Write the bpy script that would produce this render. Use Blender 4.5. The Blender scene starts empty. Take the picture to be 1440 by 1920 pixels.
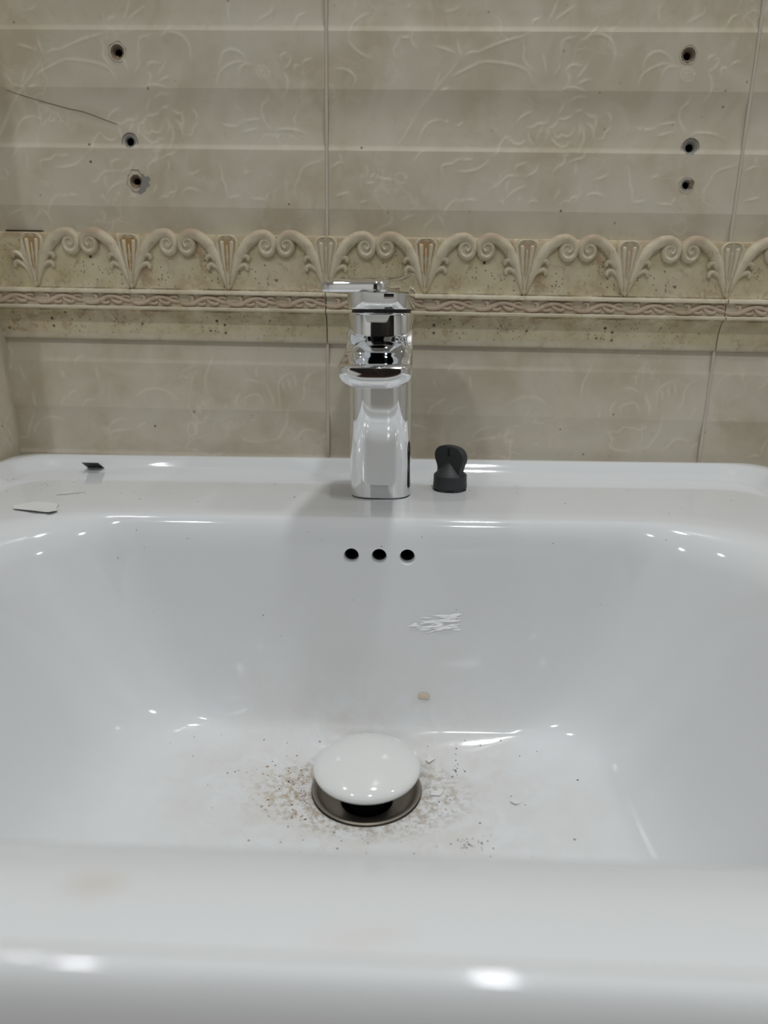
import bpy, bmesh, math, random
import numpy as np
from mathutils import Vector, Matrix
from mathutils.bvhtree import BVHTree

scene = bpy.context.scene
COL = scene.collection
D = 0.82                      # height of the basin deck above the floor
R = math.radians

# ---------------------------------------------------------------- camera
cam_data = bpy.data.cameras.new('camera')
cam = bpy.data.objects.new('camera', cam_data)
COL.objects.link(cam)
cam_data.sensor_fit = 'VERTICAL'
cam_data.sensor_height = 36.0
cam_data.lens = 1333.0 / 1920.0 * 36.0
cam_data.clip_start = 0.01
cam.matrix_world = (Matrix.Translation((0.023, -0.565, D + 0.125)) @ Matrix.Rotation(R(2.3), 4, 'Z')
                    @ Matrix.Rotation(R(90 - 16.0), 4, 'X') @ Matrix.Rotation(R(0.3), 4, 'Z'))
cam_data.dof.use_dof = True
cam_data.dof.focus_distance = 0.46
cam_data.dof.aperture_fstop = 5.2
scene.camera = cam

# ---------------------------------------------------------------- world, exposure
world = bpy.data.worlds.new('world')
scene.world = world
world.use_nodes = True
world.node_tree.nodes['Background'].inputs[0].default_value = (1, 1, 1, 1)
world.node_tree.nodes['Background'].inputs[1].default_value = 0.0
scene.view_settings.view_transform = 'Standard'
scene.view_settings.look = 'None'
scene.view_settings.gamma = 1.0
scene.view_settings.use_curve_mapping = False
scene.view_settings.exposure = 0.07
# ceiling downlights: position, radius of the diffuser, watts, beam spread in degrees
LAMPS = [((0.21, -0.17, 2.44), 0.055, 2.9, 120),
         ((-0.80, -0.25, 2.44), 0.055, 1.6, 140),
         ((1.45, -0.75, 2.44), 0.055, 4.6, 150),
         ((0.24, -1.35, 2.44), 0.055, 5.6, 116),
         ((-0.76, -1.35, 2.44), 0.055, 5.6, 120)]
LAMP_COLOR = (0.93, 0.97, 1.0)
scene.cycles.max_bounces = 8
scene.cycles.diffuse_bounces = 4
scene.cycles.glossy_bounces = 4
scene.cycles.caustics_reflective = False
scene.cycles.caustics_refractive = False

# ---------------------------------------------------------------- helpers
def tag(o, label=None, cat=None, group=None, kind=None):
    if label: o['label'] = label
    if cat: o['category'] = cat
    if group: o['group'] = group
    if kind: o['kind'] = kind
    return o

def link(name, me, mat=None, parent=None, loc=None, rot=None):
    o = bpy.data.objects.new(name, me)
    COL.objects.link(o)
    if me is not None and mat is not None and not me.materials:
        me.materials.append(mat)
    if parent: o.parent = parent
    if loc is not None: o.location = loc
    if rot is not None: o.rotation_euler = rot
    return o

def empty(name, loc=(0, 0, 0), rot=(0, 0, 0)):
    o = bpy.data.objects.new(name, None)
    o.empty_display_size = 0.02
    COL.objects.link(o)
    o.location = loc; o.rotation_euler = rot
    return o

def smooth(me, ang=40):
    me.polygons.foreach_set('use_smooth', [True] * len(me.polygons))
    if ang is not None:
        me.set_sharp_from_angle(angle=R(ang))
    me.update()
    return me

def pydata(name, v, f, ang=40, fix=True):
    me = bpy.data.meshes.new(name)
    me.from_pydata([tuple(p) for p in v], [], f)
    if fix:
        bm = bmesh.new(); bm.from_mesh(me)
        bmesh.ops.recalc_face_normals(bm, faces=bm.faces)
        bm.to_mesh(me); bm.free()
    return smooth(me, ang)

def box_mesh(name, a, b, bev=0.0):
    bm = bmesh.new()
    bmesh.ops.create_cube(bm, size=1)
    for v in bm.verts:
        v.co = Vector([(a[i] + b[i]) / 2 + v.co[i] * (b[i] - a[i]) for i in range(3)])
    if bev:
        bmesh.ops.bevel(bm, geom=bm.edges[:], offset=bev, segments=2, affect='EDGES', profile=0.5)
    me = bpy.data.meshes.new(name); bm.to_mesh(me); bm.free()
    return me

def loft(name, rings, cap0=True, cap1=True, ang=40, closed=True):
    n = len(rings[0]); v = [p for r in rings for p in r]; f = []
    for i in range(len(rings) - 1):
        for j in range(n if closed else n - 1):
            k = (j + 1) % n
            f.append((i * n + j, i * n + k, (i + 1) * n + k, (i + 1) * n + j))
    if cap0: f.append(tuple(range(n))[::-1])
    if cap1: f.append(tuple(range((len(rings) - 1) * n, len(rings) * n)))
    return pydata(name, v, f, ang)

def lathe(name, prof, n=48, ang=40, cap0=False, cap1=False, wob=None):
    rings = []
    for i, (r, z) in enumerate(prof):
        rings.append([((r * (1 + (wob(i, j) if wob else 0))) * math.cos(2 * math.pi * j / n),
                       (r * (1 + (wob(i, j) if wob else 0))) * math.sin(2 * math.pi * j / n), z) for j in range(n)])
    return loft(name, rings, cap0, cap1, ang)

def catmull(pts, m):
    """resample a polyline (any dimension) with a Catmull-Rom spline, m steps per span"""
    P = [np.array(p, float) for p in pts]
    P = [2 * P[0] - P[1]] + P + [2 * P[-1] - P[-2]]
    out = []
    for i in range(1, len(P) - 2):
        a, b, c, d = P[i - 1:i + 3]
        for k in range(m):
            t = k / m
            out.append(0.5 * (2 * b + (c - a) * t + (2 * a - 5 * b + 4 * c - d) * t * t + (3 * b - a - 3 * c + d) * t ** 3))
    out.append(P[-2])
    return out

def superellipse(hx, hy, n, m, cx=0, cy=0):
    o = []
    for j in range(m):
        a = 2 * math.pi * j / m
        c, s = math.cos(a), math.sin(a)
        o.append((cx + hx * math.copysign(abs(c) ** (2 / n), c), cy + hy * math.copysign(abs(s) ** (2 / n), s)))
    return o

def join(name, meshes, ang=40):
    """several lists of (verts, faces) into one mesh, material index kept per item"""
    V, F, M = [], [], []
    for item in meshes:
        v, f = item[0], item[1]; mi = item[2] if len(item) > 2 else 0
        b = len(V); V += [tuple(p) for p in v]
        F += [tuple(i + b for i in q) for q in f]; M += [mi] * len(f)
    me = bpy.data.meshes.new(name); me.from_pydata(V, [], F)
    me.polygons.foreach_set('material_index', M)
    bm = bmesh.new(); bm.from_mesh(me); bmesh.ops.recalc_face_normals(bm, faces=bm.faces); bm.to_mesh(me); bm.free()
    return smooth(me, ang)

# ---------------------------------------------------------------- materials
class Mat:
    def __init__(self, name):
        self.m = bpy.data.materials.new(name); self.m.use_nodes = True
        self.t = self.m.node_tree; self.b = self.t.nodes['Principled BSDF']
        self.co = self.t.nodes.new('ShaderNodeTexCoord')
    def n(self, kind, **kw):
        x = self.t.nodes.new(kind)
        for k, v in kw.items():
            if k in x.inputs: x.inputs[k].default_value = v
            else: setattr(x, k, v)
        return x
    def l(self, a, b): self.t.links.new(a, b)
    def set(self, **kw):
        for k, v in kw.items():
            self.b.inputs[k.replace('_', ' ')].default_value = v
        return self
    def noise(self, scale, detail=4, rough=0.55, vec=None, dist=0.0):
        x = self.n('ShaderNodeTexNoise', Scale=scale, Detail=detail, Roughness=rough, Distortion=dist)
        self.l(vec or self.co.outputs['Object'], x.inputs['Vector'])
        return x.outputs['Fac']
    def ramp(self, src, lo, hi, a=0.0, b=1.0):
        x = self.n('ShaderNodeMapRange'); x.clamp = True
        x.inputs['From Min'].default_value = lo; x.inputs['From Max'].default_value = hi
        x.inputs['To Min'].default_value = a; x.inputs['To Max'].default_value = b
        self.l(src, x.inputs['Value']); return x.outputs['Result']
    def mul(self, a, b, op='MULTIPLY'):
        x = self.n('ShaderNodeMath', operation=op)
        for i, s in enumerate((a, b)):
            if isinstance(s, (int, float)): x.inputs[i].default_value = s
            else: self.l(s, x.inputs[i])
        return x.outputs[0]
    def mix(self, fac, a, b):
        x = self.n('ShaderNodeMix', data_type='RGBA')
        if isinstance(fac, (int, float)): x.inputs[0].default_value = fac
        else: self.l(fac, x.inputs[0])
        for i, s in ((6, a), (7, b)):
            if isinstance(s, tuple): x.inputs[i].default_value = (*s, 1) if len(s) == 3 else s
            else: self.l(s, x.inputs[i])
        return x.outputs[2]
    def base(self, src): self.l(src, self.b.inputs['Base Color']); return self
    def bump(self, src, strength, dist):
        x = self.n('ShaderNodeBump'); x.inputs['Strength'].default_value = strength; x.inputs['Distance'].default_value = dist
        self.l(src, x.inputs['Height']); self.l(x.outputs[0], self.b.inputs['Normal']); return self
    def dist(self, p, sx=1, sy=1, sz=1):
        """distance in object space from p, axes scaled"""
        s = self.n('ShaderNodeVectorMath', operation='SUBTRACT'); self.l(self.co.outputs['Object'], s.inputs[0]); s.inputs[1].default_value = p
        k = self.n('ShaderNodeVectorMath', operation='MULTIPLY'); self.l(s.outputs[0], k.inputs[0]); k.inputs[1].default_value = (sx, sy, sz)
        q = self.n('ShaderNodeVectorMath', operation='LENGTH'); self.l(k.outputs[0], q.inputs[0])
        return q.outputs['Value']
    def spots(self, scale, size, thin, seed=0.0):
        """scattered dark specks: voronoi dots kept where a random per-cell value passes"""
        mp = self.n('ShaderNodeMapping'); mp.inputs['Location'].default_value = (seed, seed * 1.7, seed * 2.3)
        self.l(self.co.outputs['Object'], mp.inputs['Vector'])
        v = self.n('ShaderNodeTexVoronoi', Scale=scale); self.l(mp.outputs[0], v.inputs['Vector'])
        d = self.ramp(v.outputs['Distance'], size, size * 0.6)
        sp = self.n('ShaderNodeSeparateColor'); self.l(v.outputs['Color'], sp.inputs[0])
        return self.mul(d, self.ramp(sp.outputs[0], thin, thin + 0.02))

def flat(name, col, rough=0.5, metal=0.0, **kw):
    m = Mat(name); m.set(Base_Color=(*col, 1), Roughness=rough, Metallic=metal, **kw); return m

def tile_material():
    m = Mat('tile_glaze')
    n1 = m.noise(14, 3, 0.6, dist=0.6); n2 = m.noise(34, 4, 0.62, dist=1.2); n3 = m.noise(130, 2)
    c = m.mix(m.ramp(n1, 0.36, 0.64), (0.531, 0.459, 0.339), (0.636, 0.592, 0.483))
    c = m.mix(m.ramp(n2, 0.44, 0.68, 0, 0.75), c, (0.658, 0.584, 0.475))
    v = m.n('ShaderNodeTexVoronoi', Scale=26, feature='DISTANCE_TO_EDGE')
    w = m.n('ShaderNodeVectorMath', operation='ADD'); nz = m.n('ShaderNodeTexNoise', Scale=24, Detail=4)
    m.l(m.co.outputs['Object'], nz.inputs['Vector'])
    sc = m.n('ShaderNodeVectorMath', operation='SCALE'); sc.inputs['Scale'].default_value = 0.07
    m.l(nz.outputs['Color'], sc.inputs[0]); m.l(m.co.outputs['Object'], w.inputs[0]); m.l(sc.outputs[0], w.inputs[1]); m.l(w.outputs[0], v.inputs['Vector'])
    vein = m.mul(m.ramp(v.outputs['Distance'], 0.035, 0.0), m.ramp(m.noise(17), 0.50, 0.66))
    c = m.mix(m.mul(vein, 0.38), c, (0.868, 0.814, 0.692))
    at = m.n('ShaderNodeAttribute', attribute_name='relief')
    c = m.mix(m.mul(at.outputs['Fac'], 0.30), c, (0.900, 0.866, 0.721))
    c = m.mix(m.ramp(n3, 0.62, 0.75, 0, 0.18), c, (0.404, 0.340, 0.231))
    c = m.mix(m.mul(m.spots(150, 0.17, 0.90, 3.1), m.ramp(m.noise(20), 0.46, 0.58)), c, (0.134, 0.103, 0.065))
    m.base(c); m.set(Roughness=0.42, Specular_IOR_Level=0.35)
    return m

def border_material(name, tint=(0.0, 0.0, 0.0), panel=False, band=False, crown=False):
    m = Mat(name)
    b = (0.66 + tint[0], 0.59 + tint[1], 0.455 + tint[2])
    n1 = m.noise(45, 6, 0.65); n2 = m.noise(90, 5, 0.6, dist=1.5); n3 = m.noise(25, 3)
    c = m.mix(m.ramp(n1, 0.4, 0.68), b, (b[0] * 0.82, b[1] * 0.78, b[2] * 0.68))
    c = m.mix(m.ramp(n3, 0.5, 0.68, 0, 0.5), c, (0.63, 0.535, 0.41))
    c = m.mix(m.mul(m.ramp(n2, 0.56, 0.72), 0.55), c, (0.31, 0.215, 0.14))
    if panel:
        zone = m.ramp(m.noise(14, 2), 0.42, 0.56)
        red = m.mul(m.ramp(m.noise(70, 5, 0.65, dist=2.0), 0.50, 0.62), m.ramp(m.noise(22, 2), 0.45, 0.6))
        c = m.mix(m.mul(red, 0.55), c, (0.33, 0.19, 0.11))
        c = m.mix(m.mul(m.spots(420, 0.32, 0.72, 1.3), m.mul(zone, 0.8)), c, (0.08, 0.05, 0.03))
        c = m.mix(m.mul(m.spots(170, 0.24, 0.86, 5.0), zone), c, (0.05, 0.032, 0.02))
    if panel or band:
        # grime and painted contact shading along the ledges
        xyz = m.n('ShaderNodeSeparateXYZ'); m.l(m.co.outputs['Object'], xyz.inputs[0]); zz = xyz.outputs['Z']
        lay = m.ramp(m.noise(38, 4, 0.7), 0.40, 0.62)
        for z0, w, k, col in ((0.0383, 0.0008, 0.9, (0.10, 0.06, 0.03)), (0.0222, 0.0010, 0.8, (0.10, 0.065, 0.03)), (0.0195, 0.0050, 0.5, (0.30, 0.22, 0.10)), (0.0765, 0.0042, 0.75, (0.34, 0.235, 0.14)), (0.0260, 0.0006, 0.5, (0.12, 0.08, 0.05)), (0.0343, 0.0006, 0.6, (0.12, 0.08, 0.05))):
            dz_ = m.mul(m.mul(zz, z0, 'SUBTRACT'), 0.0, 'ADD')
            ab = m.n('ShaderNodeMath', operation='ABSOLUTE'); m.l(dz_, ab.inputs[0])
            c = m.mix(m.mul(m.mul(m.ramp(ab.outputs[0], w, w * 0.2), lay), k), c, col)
    if crown:
        xyz = m.n('ShaderNodeSeparateXYZ'); m.l(m.co.outputs['Object'], xyz.inputs[0])
        c = m.mix(m.mul(m.mul(m.ramp(xyz.outputs['Z'], 0.0365, 0.0415), m.ramp(m.noise(60, 4), 0.30, 0.58)), 0.75), c, (0.36, 0.25, 0.155))
    m.base(c); m.set(Roughness=0.5, Specular_IOR_Level=0.3)
    m.bump(n2, 0.25, 0.0008)
    return m

def porcelain_material():
    m = Mat('porcelain')
    c = (0.685, 0.690, 0.697)
    # dirt film left around the drain
    d = m.dist((0, -0.222, -0.139), 0.62, 1, 1)
    n = m.noise(60, 6, 0.7, dist=1.0); n2 = m.noise(23, 4, 0.6); n3 = m.noise(260, 3, 0.7)
    near = m.mul(m.ramp(d, 0.085, 0.03), m.ramp(n, 0.40, 0.66))
    col = m.mix(m.mul(near, 0.55), c, (0.56, 0.51, 0.44))
    film = m.mul(m.ramp(d, 0.135, 0.05), m.ramp(n2, 0.35, 0.65))
    col = m.mix(m.mul(film, 0.35), col, (0.58, 0.55, 0.51))
    ring = m.mul(m.ramp(d, 0.040, 0.029), m.ramp(n3, 0.45, 0.6))
    col = m.mix(m.mul(ring, 0.7), col, (0.33, 0.27, 0.20))
    left = m.mul(m.ramp(m.dist((-0.047, -0.222, -0.138), 1, 1, 1), 0.032, 0.004), m.ramp(n3, 0.5, 0.62))
    col = m.mix(m.mul(left, 0.6), col, (0.45, 0.34, 0.22))
    # old water marks on the front rim
    for p, r, k in (((-0.047, -0.4365, 0.0), 0.006, 0.30), ((0.012, -0.449, 0.0), 0.006, 0.12), ((0.020, -0.4465, 0.0), 0.004, 0.10)):
        col = m.mix(m.mul(m.ramp(m.dist(p, 0.6, 1, 1), r, r * 0.25), k), col, (0.55, 0.44, 0.33))
    m.base(col)
    rg = m.n('ShaderNodeMix'); m.l(near, rg.inputs[0]); rg.inputs[2].default_value = 0.07; rg.inputs[3].default_value = 0.30
    m.l(rg.outputs[0], m.b.inputs['Roughness'])
    m.set(Specular_IOR_Level=0.5)
    return m

M = {}
M['tile'] = tile_material().m
M['border'] = border_material('border_glaze', band=True).m
M['border_panel'] = border_material('border_stained_panel', (0.0, -0.005, -0.055), panel=True).m
M['relief'] = border_material('border_relief_glaze', (0.01, 0.005, -0.01), crown=True).m
M['vine'] = border_material('border_vine_glaze', (0.0, -0.06, -0.04)).m
M['rust'] = flat('amber_stain', (0.30, 0.185, 0.075), 0.45).m
M['grout'] = flat('grout', (0.60, 0.53, 0.45), 0.9).m
M['crack'] = flat('open_crack', (0.05, 0.035, 0.02), 0.9).m  # dark colour painted as the gap shadow of the open joint
M['hairline'] = flat('hairline_crack', (0.17, 0.13, 0.085), 0.9).m
M['porcelain'] = porcelain_material().m
M['cap'] = flat('stopper_porcelain', (0.70, 0.70, 0.68), 0.08).m
M['chrome'] = flat('chrome', (0.86, 0.87, 0.88), 0.025, 1.0).m
M['nickel'] = flat('dull_steel', (0.34, 0.30, 0.25), 0.42, 1.0).m
M['black'] = flat('black_void', (0.004, 0.004, 0.004), 0.8).m
M['shadowgap'] = flat('dark_rubber', (0.015, 0.015, 0.016), 0.4).m  # plain dark rubber for gasket, neck ring and seal
M['key'] = flat('charcoal_plastic', (0.030, 0.032, 0.034), 0.55).m
M['film'] = flat('black_glossy_film', (0.010, 0.013, 0.010), 0.45).m
M['flake'] = flat('old_paint', (0.66, 0.65, 0.63), 0.8).m
M['paper'] = flat('yellowed_paper', (0.60, 0.50, 0.38), 0.8).m
M['grit'] = flat('dark_grit', (0.035, 0.025, 0.018), 0.9).m
M['rustgrit'] = flat('rusty_grit', (0.33, 0.17, 0.07), 0.9).m
M['plaster'] = flat('plaster_wall', (0.84, 0.83, 0.81), 0.8).m
M['floor'] = flat('floor_tile', (0.36, 0.33, 0.29), 0.35).m
M['ceiling'] = flat('ceiling_panel', (0.80, 0.80, 0.79), 0.6).m
M['door'] = flat('dark_red_wood', (0.030, 0.010, 0.008), 0.35).m
M['night'] = flat('night_pane', (0.012, 0.010, 0.012), 0.08).m
M['lampframe'] = flat('lamp_frame_white', (0.8, 0.8, 0.8), 0.4).m
M['plug_brown'] = flat('plug_brown_plastic', (0.18, 0.13, 0.09), 0.7).m
M['plug_grey'] = flat('plug_grey_plastic', (0.26, 0.25, 0.225), 0.6).m
M['tilebody'] = flat('chipped_tile_body', (0.20, 0.16, 0.115), 0.95).m
M['smudge'] = flat('brown_smudge', (0.22, 0.15, 0.08), 0.9).m
M['smear'] = flat('dried_white_residue', (0.95, 0.95, 0.96), 0.30).m  # white colour of the glint painted on the bowl

# ================================================================ the room
H = 2.47
XL, XR, YF = -1.75, 1.95, -2.0
def struct(name, me, mat, parent=None):
    o = link(name, me, mat, parent)
    if parent is None: o['kind'] = 'structure'
    return o

struct('floor', box_mesh('floor', (XL - .1, YF - .1, -.05), (XR + .1, .12, 0)), M['floor'])
struct('ceiling', box_mesh('ceiling', (XL - .1, YF - .1, H), (XR + .1, .12, H + .05)), M['ceiling'])
wall_back = struct('wall_back', box_mesh('wall_back', (XL, .0230, 0), (XR, .12, H)), M['tile'])
struct('wall_right', box_mesh('wall_right', (XR, YF, 0), (XR + .1, .0, H)), M['plaster'])
struct('wall_far_left', box_mesh('wall_far_left', (XL - .1, YF, 0), (XL, .0, H)), M['plaster'])
struct('wall_front', box_mesh('wall_front', (XL, YF - .1, 0), (XR, YF, H)), M['plaster'])
struct('wall_left', box_mesh('wall_left', (-.42, -.075, 0), (-.3003, .0230, H), .001), M['tile'])
# unseen dark stand-in for the person behind the camera, added for chrome reflections
dr = tag(empty('window_1', (0.10, YF, 0.76)), kind='structure')
for x0, x1, z0, z1 in ((-.50, -.43, 0, 1.2), (.43, .50, 0, 1.2), (-.43, .43, 1.13, 1.2), (-.43, .43, 0, .07), (-.03, .03, .07, 1.13)):
    link('window_frame', box_mesh('window_frame', (x0, 0, z0), (x1, .05, z1), .004), M['door'], dr)
for x0, x1 in ((-.43, -.03), (.03, .43)):
    link('pane', box_mesh('pane', (x0, .006, .07), (x1, .014, 1.13)), M['night'], dr)

# ceiling lamps
lamp_words = ['round white ceiling lamp almost straight above the faucet',
              'round white ceiling lamp left of the basin, over the open room',
              'round white ceiling lamp far to the right of the basin',
              'round white ceiling lamp behind the viewpoint, near the window',
              'round white ceiling lamp behind the viewpoint, far left']
for (p, r, s, sp), lab in zip(LAMPS, lamp_words):
    L = tag(empty('ceiling_lamp', (p[0], p[1], H)), lab, 'lamp', 'ceiling lamps')
    link('lamp_ring', lathe('lamp_ring', [(r, 0), (r + .014, 0), (r + .014, -.018), (r + .010, -.024), (r + .001, -.024), (r, 0)], 40), M['lampframe'], L)
    link('lamp_diffuser', lathe('lamp_diffuser', [(0.001, -.010), (r * .6, -.010), (r, -.009), (r, -.004)], 20, cap0=True), M['lampframe'], L)
    ld = bpy.data.lights.new('lamp_light', 'AREA'); ld.shape = 'DISK'; ld.size = 2 * r * .95
    ld.energy = s; ld.spread = R(sp); ld.color = LAMP_COLOR
    lo = bpy.data.objects.new('lamp_light', ld); COL.objects.link(lo); lo.parent = L; lo.location = (0, 0, -.016)

# ================================================================ wall tiles
TILT = R(0.7)
JOINT, PITCH, GAP = -0.0455, 0.2963, 0.0012
CREASE = [(0.2735, 0.2341), (0.1948, 0.1555), (0.349, 0.3096)]   # coves, top and bottom
COVE_LOW = [(0.0445, 0.006)]
CDEPTH = 0.0018
# outlines of the embossed flowers, tenths of a millimetre from the left joint and the deck
UP=[[307,3204,241,3182,189,3140,159,3088,148,3048],[511,3063,504,3027,475,2984,476,2952,484,2925],[518,3060,548,3055,585,3063],[614,3102,593,3063,601,3024,632,2985],[918,3254,875,3222,802,3215],[587,3266,558,3231],[926,2911,870,2841,797,2767,754,2720,681,2638,626,2561],[805,2847,781,2801,761,2740],[878,2814,944,2848,1003,2875,1076,2902],[758,3005,826,2989,894,2967],[913,3039,923,2993,944,2941],[969,2947,1020,2971,1073,2967],[806,2730,866,2747],[152,3042,182,3003,243,2957,311,2931],[62,2863,145,2857,206,2804,183,2750],[999,2954,1058,2971,1145,3004,1239,3037,1341,3063,1406,3086],[1003,2882,1062,2905,1136,2912,1241,2903,1331,2887,1407,2857,1458,2778],[1529,3154,1557,3208,1587,3284],[1571,3167,1630,3208,1698,3253],[1365,3040,1379,2988,1372,2936,1405,2890,1445,2857],[1729,3074,1709,3058,1651,3045,1632,3009,1629,2964,1614,2918],[1633,2918,1622,2872,1592,2832],[1790,3049,1824,3075,1875,3084,1935,3069,1974,3036,1997,2991,2000,2933,1993,2897],[1424,3131,1429,3163,1472,3182],[1676,2846,1701,2819,1697,2779,1669,2752],[1649,2732,1684,2753,1743,2756,1820,2733],[1757,2773,1814,2800,1850,2807],[1754,2806,1793,2859,1826,2906],[1675,2855,1709,2892,1783,2892],[1503,2963,1522,2911,1539,2845],[1790,3049,1837,3094,1870,3132],[1383,2567,1426,2596,1456,2603],[1646,2590,1672,2631,1680,2665],[1714,2669,1764,2699,1838,2700],[2184,2742,2186,2789,2209,2842,2271,2882,2327,2902,2393,2902],[2208,2848,2206,2901,2226,2947,2267,2976,2318,2976,2364,2954,2399,2915],[2331,2810,2347,2862,2387,2889,2439,2886],[2655,2858,2695,2884,2710,2930,2674,2929],[2640,2910,2643,2942,2684,2962],[2652,2851,2676,2812,2687,2759,2669,2705,2636,2679],[2796,2891,2815,2911,2857,2924],[2732,3129,2755,3167,2773,3193,2820,3208],[2494,2575,2498,2631,2534,2664,2551,2705],[2738,2838,2740,2878,2776,2878],[2288,3273,2273,3223,2281,3159],[2585,3249,2570,3205,2476,3154],[2544,2837,2564,2837],[2542,2823,2561,2815],[2532,2812,2545,2797],[2518,2807,2521,2790],[2501,2810,2495,2794],[2487,2819,2473,2808],[2479,2833,2460,2830],[2479,2847,2460,2853],[2487,2859,2472,2873],[2500,2866,2494,2883],[2517,2865,2520,2882],[2532,2858,2544,2871],[2542,2845,2560,2851],[2530,2837,2526,2825,2513,2820,2499,2825,2492,2838,2497,2850,2511,2854,2525,2848,2530,2835],[669,2629,637,2574,593,2498,549,2428,504,2365],[661,2401,679,2457,715,2513,760,2541,813,2548,837,2541],[844,2534,867,2541],[930,2511,960,2521,970,2542],[630,2274,668,2317,698,2345],[280,2249,296,2207,292,2156],[316,2157,335,2178,351,2186],[359,2157,378,2179],[375,2165,430,2154,485,2151],[289,2135,312,2124,352,2135],[243,1996,274,2000,294,2008],[482,1926,471,1859,372,1813],[546,1875,593,1898,656,1921],[790,1930,784,1893,745,1855,719,1816],[806,1922,847,1886,873,1827],[855,1894,869,1938,906,1990,936,2012,975,2019],[976,2005,1014,2024],[1022,2016,1061,2024,1093,2017],[843,2184,833,2234,856,2255,918,2263,947,2288,986,2295],[943,2213,1005,2210,1074,2222,1112,2236],[986,2285,1055,2292],[60,2038,116,2050,163,2061],[92,2319,107,2276],[37,2233,92,2262,123,2262],[569,2159,587,2160],[566,2146,582,2139],[556,2136,566,2123],[542,2132,544,2115],[528,2134,521,2119],[516,2142,502,2133],[510,2155,492,2152],[511,2168,495,2174],[520,2179,508,2192],[533,2186,528,2202],[547,2185,552,2201],[560,2179,572,2190],[568,2167,585,2172],[1355,2531,1390,2573,1449,2601],[1193,2311,1230,2336,1243,2378,1257,2406,1285,2438,1316,2442],[1308,2435,1349,2400,1395,2397,1424,2422],[1425,2511,1471,2505,1507,2529,1560,2533,1580,2567],[1545,2526,1533,2485,1513,2450,1508,2422],[1585,2499,1585,2458,1565,2419],[1585,2502,1622,2513,1645,2547],[1624,2486,1635,2451,1666,2441,1679,2458,1718,2448,1747,2462,1766,2507],[1801,2535,1813,2487,1798,2449],[1826,2515,1841,2432,1823,2384,1804,2342],[1854,2535,1895,2502,1914,2426],[1841,2597,1880,2577,1917,2580],[1910,2577,1915,2522,1908,2481],[1939,2437,1976,2440,1988,2475,2022,2513],[1990,2605,2016,2571,2012,2537],[1595,2465,1630,2417,1678,2382,1723,2390,1729,2410,1767,2411],[1648,2561,1693,2561,1730,2575,1750,2596],[1442,2484,1454,2429,1487,2394],[1748,2278,1800,2300,1838,2307,1868,2346],[1641,2185,1646,2220,1674,2249,1711,2271,1711,2313,1736,2327,1668,2319],[1795,2271,1799,2222,1790,2194],[1037,2214,1098,2229,1150,2265,1172,2286],[1362,2203,1368,2239,1397,2260,1442,2271],[1198,2109,1244,2116,1280,2153,1317,2182,1379,2189,1425,2190],[1437,2179,1471,2194,1508,2212,1528,2255,1535,2269],[1312,2031,1355,2074,1408,2104,1453,2119],[1313,2074,1313,2131,1327,2153],[1942,2170,1988,2178,2031,2207],[1704,1995,1740,2021,1772,2014,1792,2043,1834,2051,1843,2087,1832,2123],[1803,2007,1831,2044],[1890,2037,1906,2066,1960,2074,2023,2053],[1403,2010,1405,2032,1420,2039],[1470,1996,1499,2018,1531,2019,1506,2033,1493,2054],[1661,2035,1689,2078,1691,2100],[1273,2023,1298,1994],[1757,2610,1801,2617,1815,2630],[2495,2628,2492,2588,2511,2534,2551,2480],[2584,2459,2619,2477,2678,2481,2746,2474,2825,2448],[2164,2254,2185,2198,2191,2141,2212,2098,2220,2027],[2220,2020,2267,2020,2319,2035],[2406,2015,2460,2008,2522,2005],[2965,2311,2905,2261,2832,2243,2778,2204,2755,2147,2731,2104,2726,2054,2743,2018],[2532,2166,2560,2187],[2506,2008,2532,2052],[2348,2178,2391,2200],[2195,2514,2249,2498,2316,2502,2344,2522],[2358,2529,2424,2540,2483,2547],[2344,2457,2403,2471,2461,2486]]
LO=[[803,445,816,495,855,526],[856,516,894,557,942,578],[968,444,1015,495,1094,507],[1147,241,1184,303,1262,346,1321,352],[1148,231,1247,254,1367,267],[1397,268,1425,299,1493,321],[1410,529,1485,580,1562,601,1651,593,1713,555,1755,517],[828,722,850,674],[934,773,971,832,1019,842],[1111,757,1126,660],[2057,874,2024,792,1991,709,1987,637,1998,575],[2401,708,2395,759,2417,790],[2308,675,2353,686,2427,662],[2140,453,2146,495],[2231,476,2225,528,2261,581],[2308,478,2302,540,2386,574,2430,543,2458,481],[2479,658,2496,597,2523,545,2525,483],[2582,484,2568,640,2596,702,2643,734,2712,755],[2599,681,2618,610],[2647,703,2668,621],[2694,735,2716,643],[2862,769,2798,716,2776,655,2775,582,2742,519],[2636,459,2629,348,2596,284,2551,218,2449,194],[2246,232,2303,191,2429,183],[2668,205,2717,233,2752,282,2813,295,2867,275],[2905,227,2942,260],[398,927,430,873,436,808],[502,763,508,698,532,652],[438,790,411,734,369,705],[574,559,579,483,587,430],[562,386,525,318,489,229,482,170],[530,201,547,260,592,310],[614,330,705,351,791,329],[386,158,438,174,487,171]]

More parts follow.
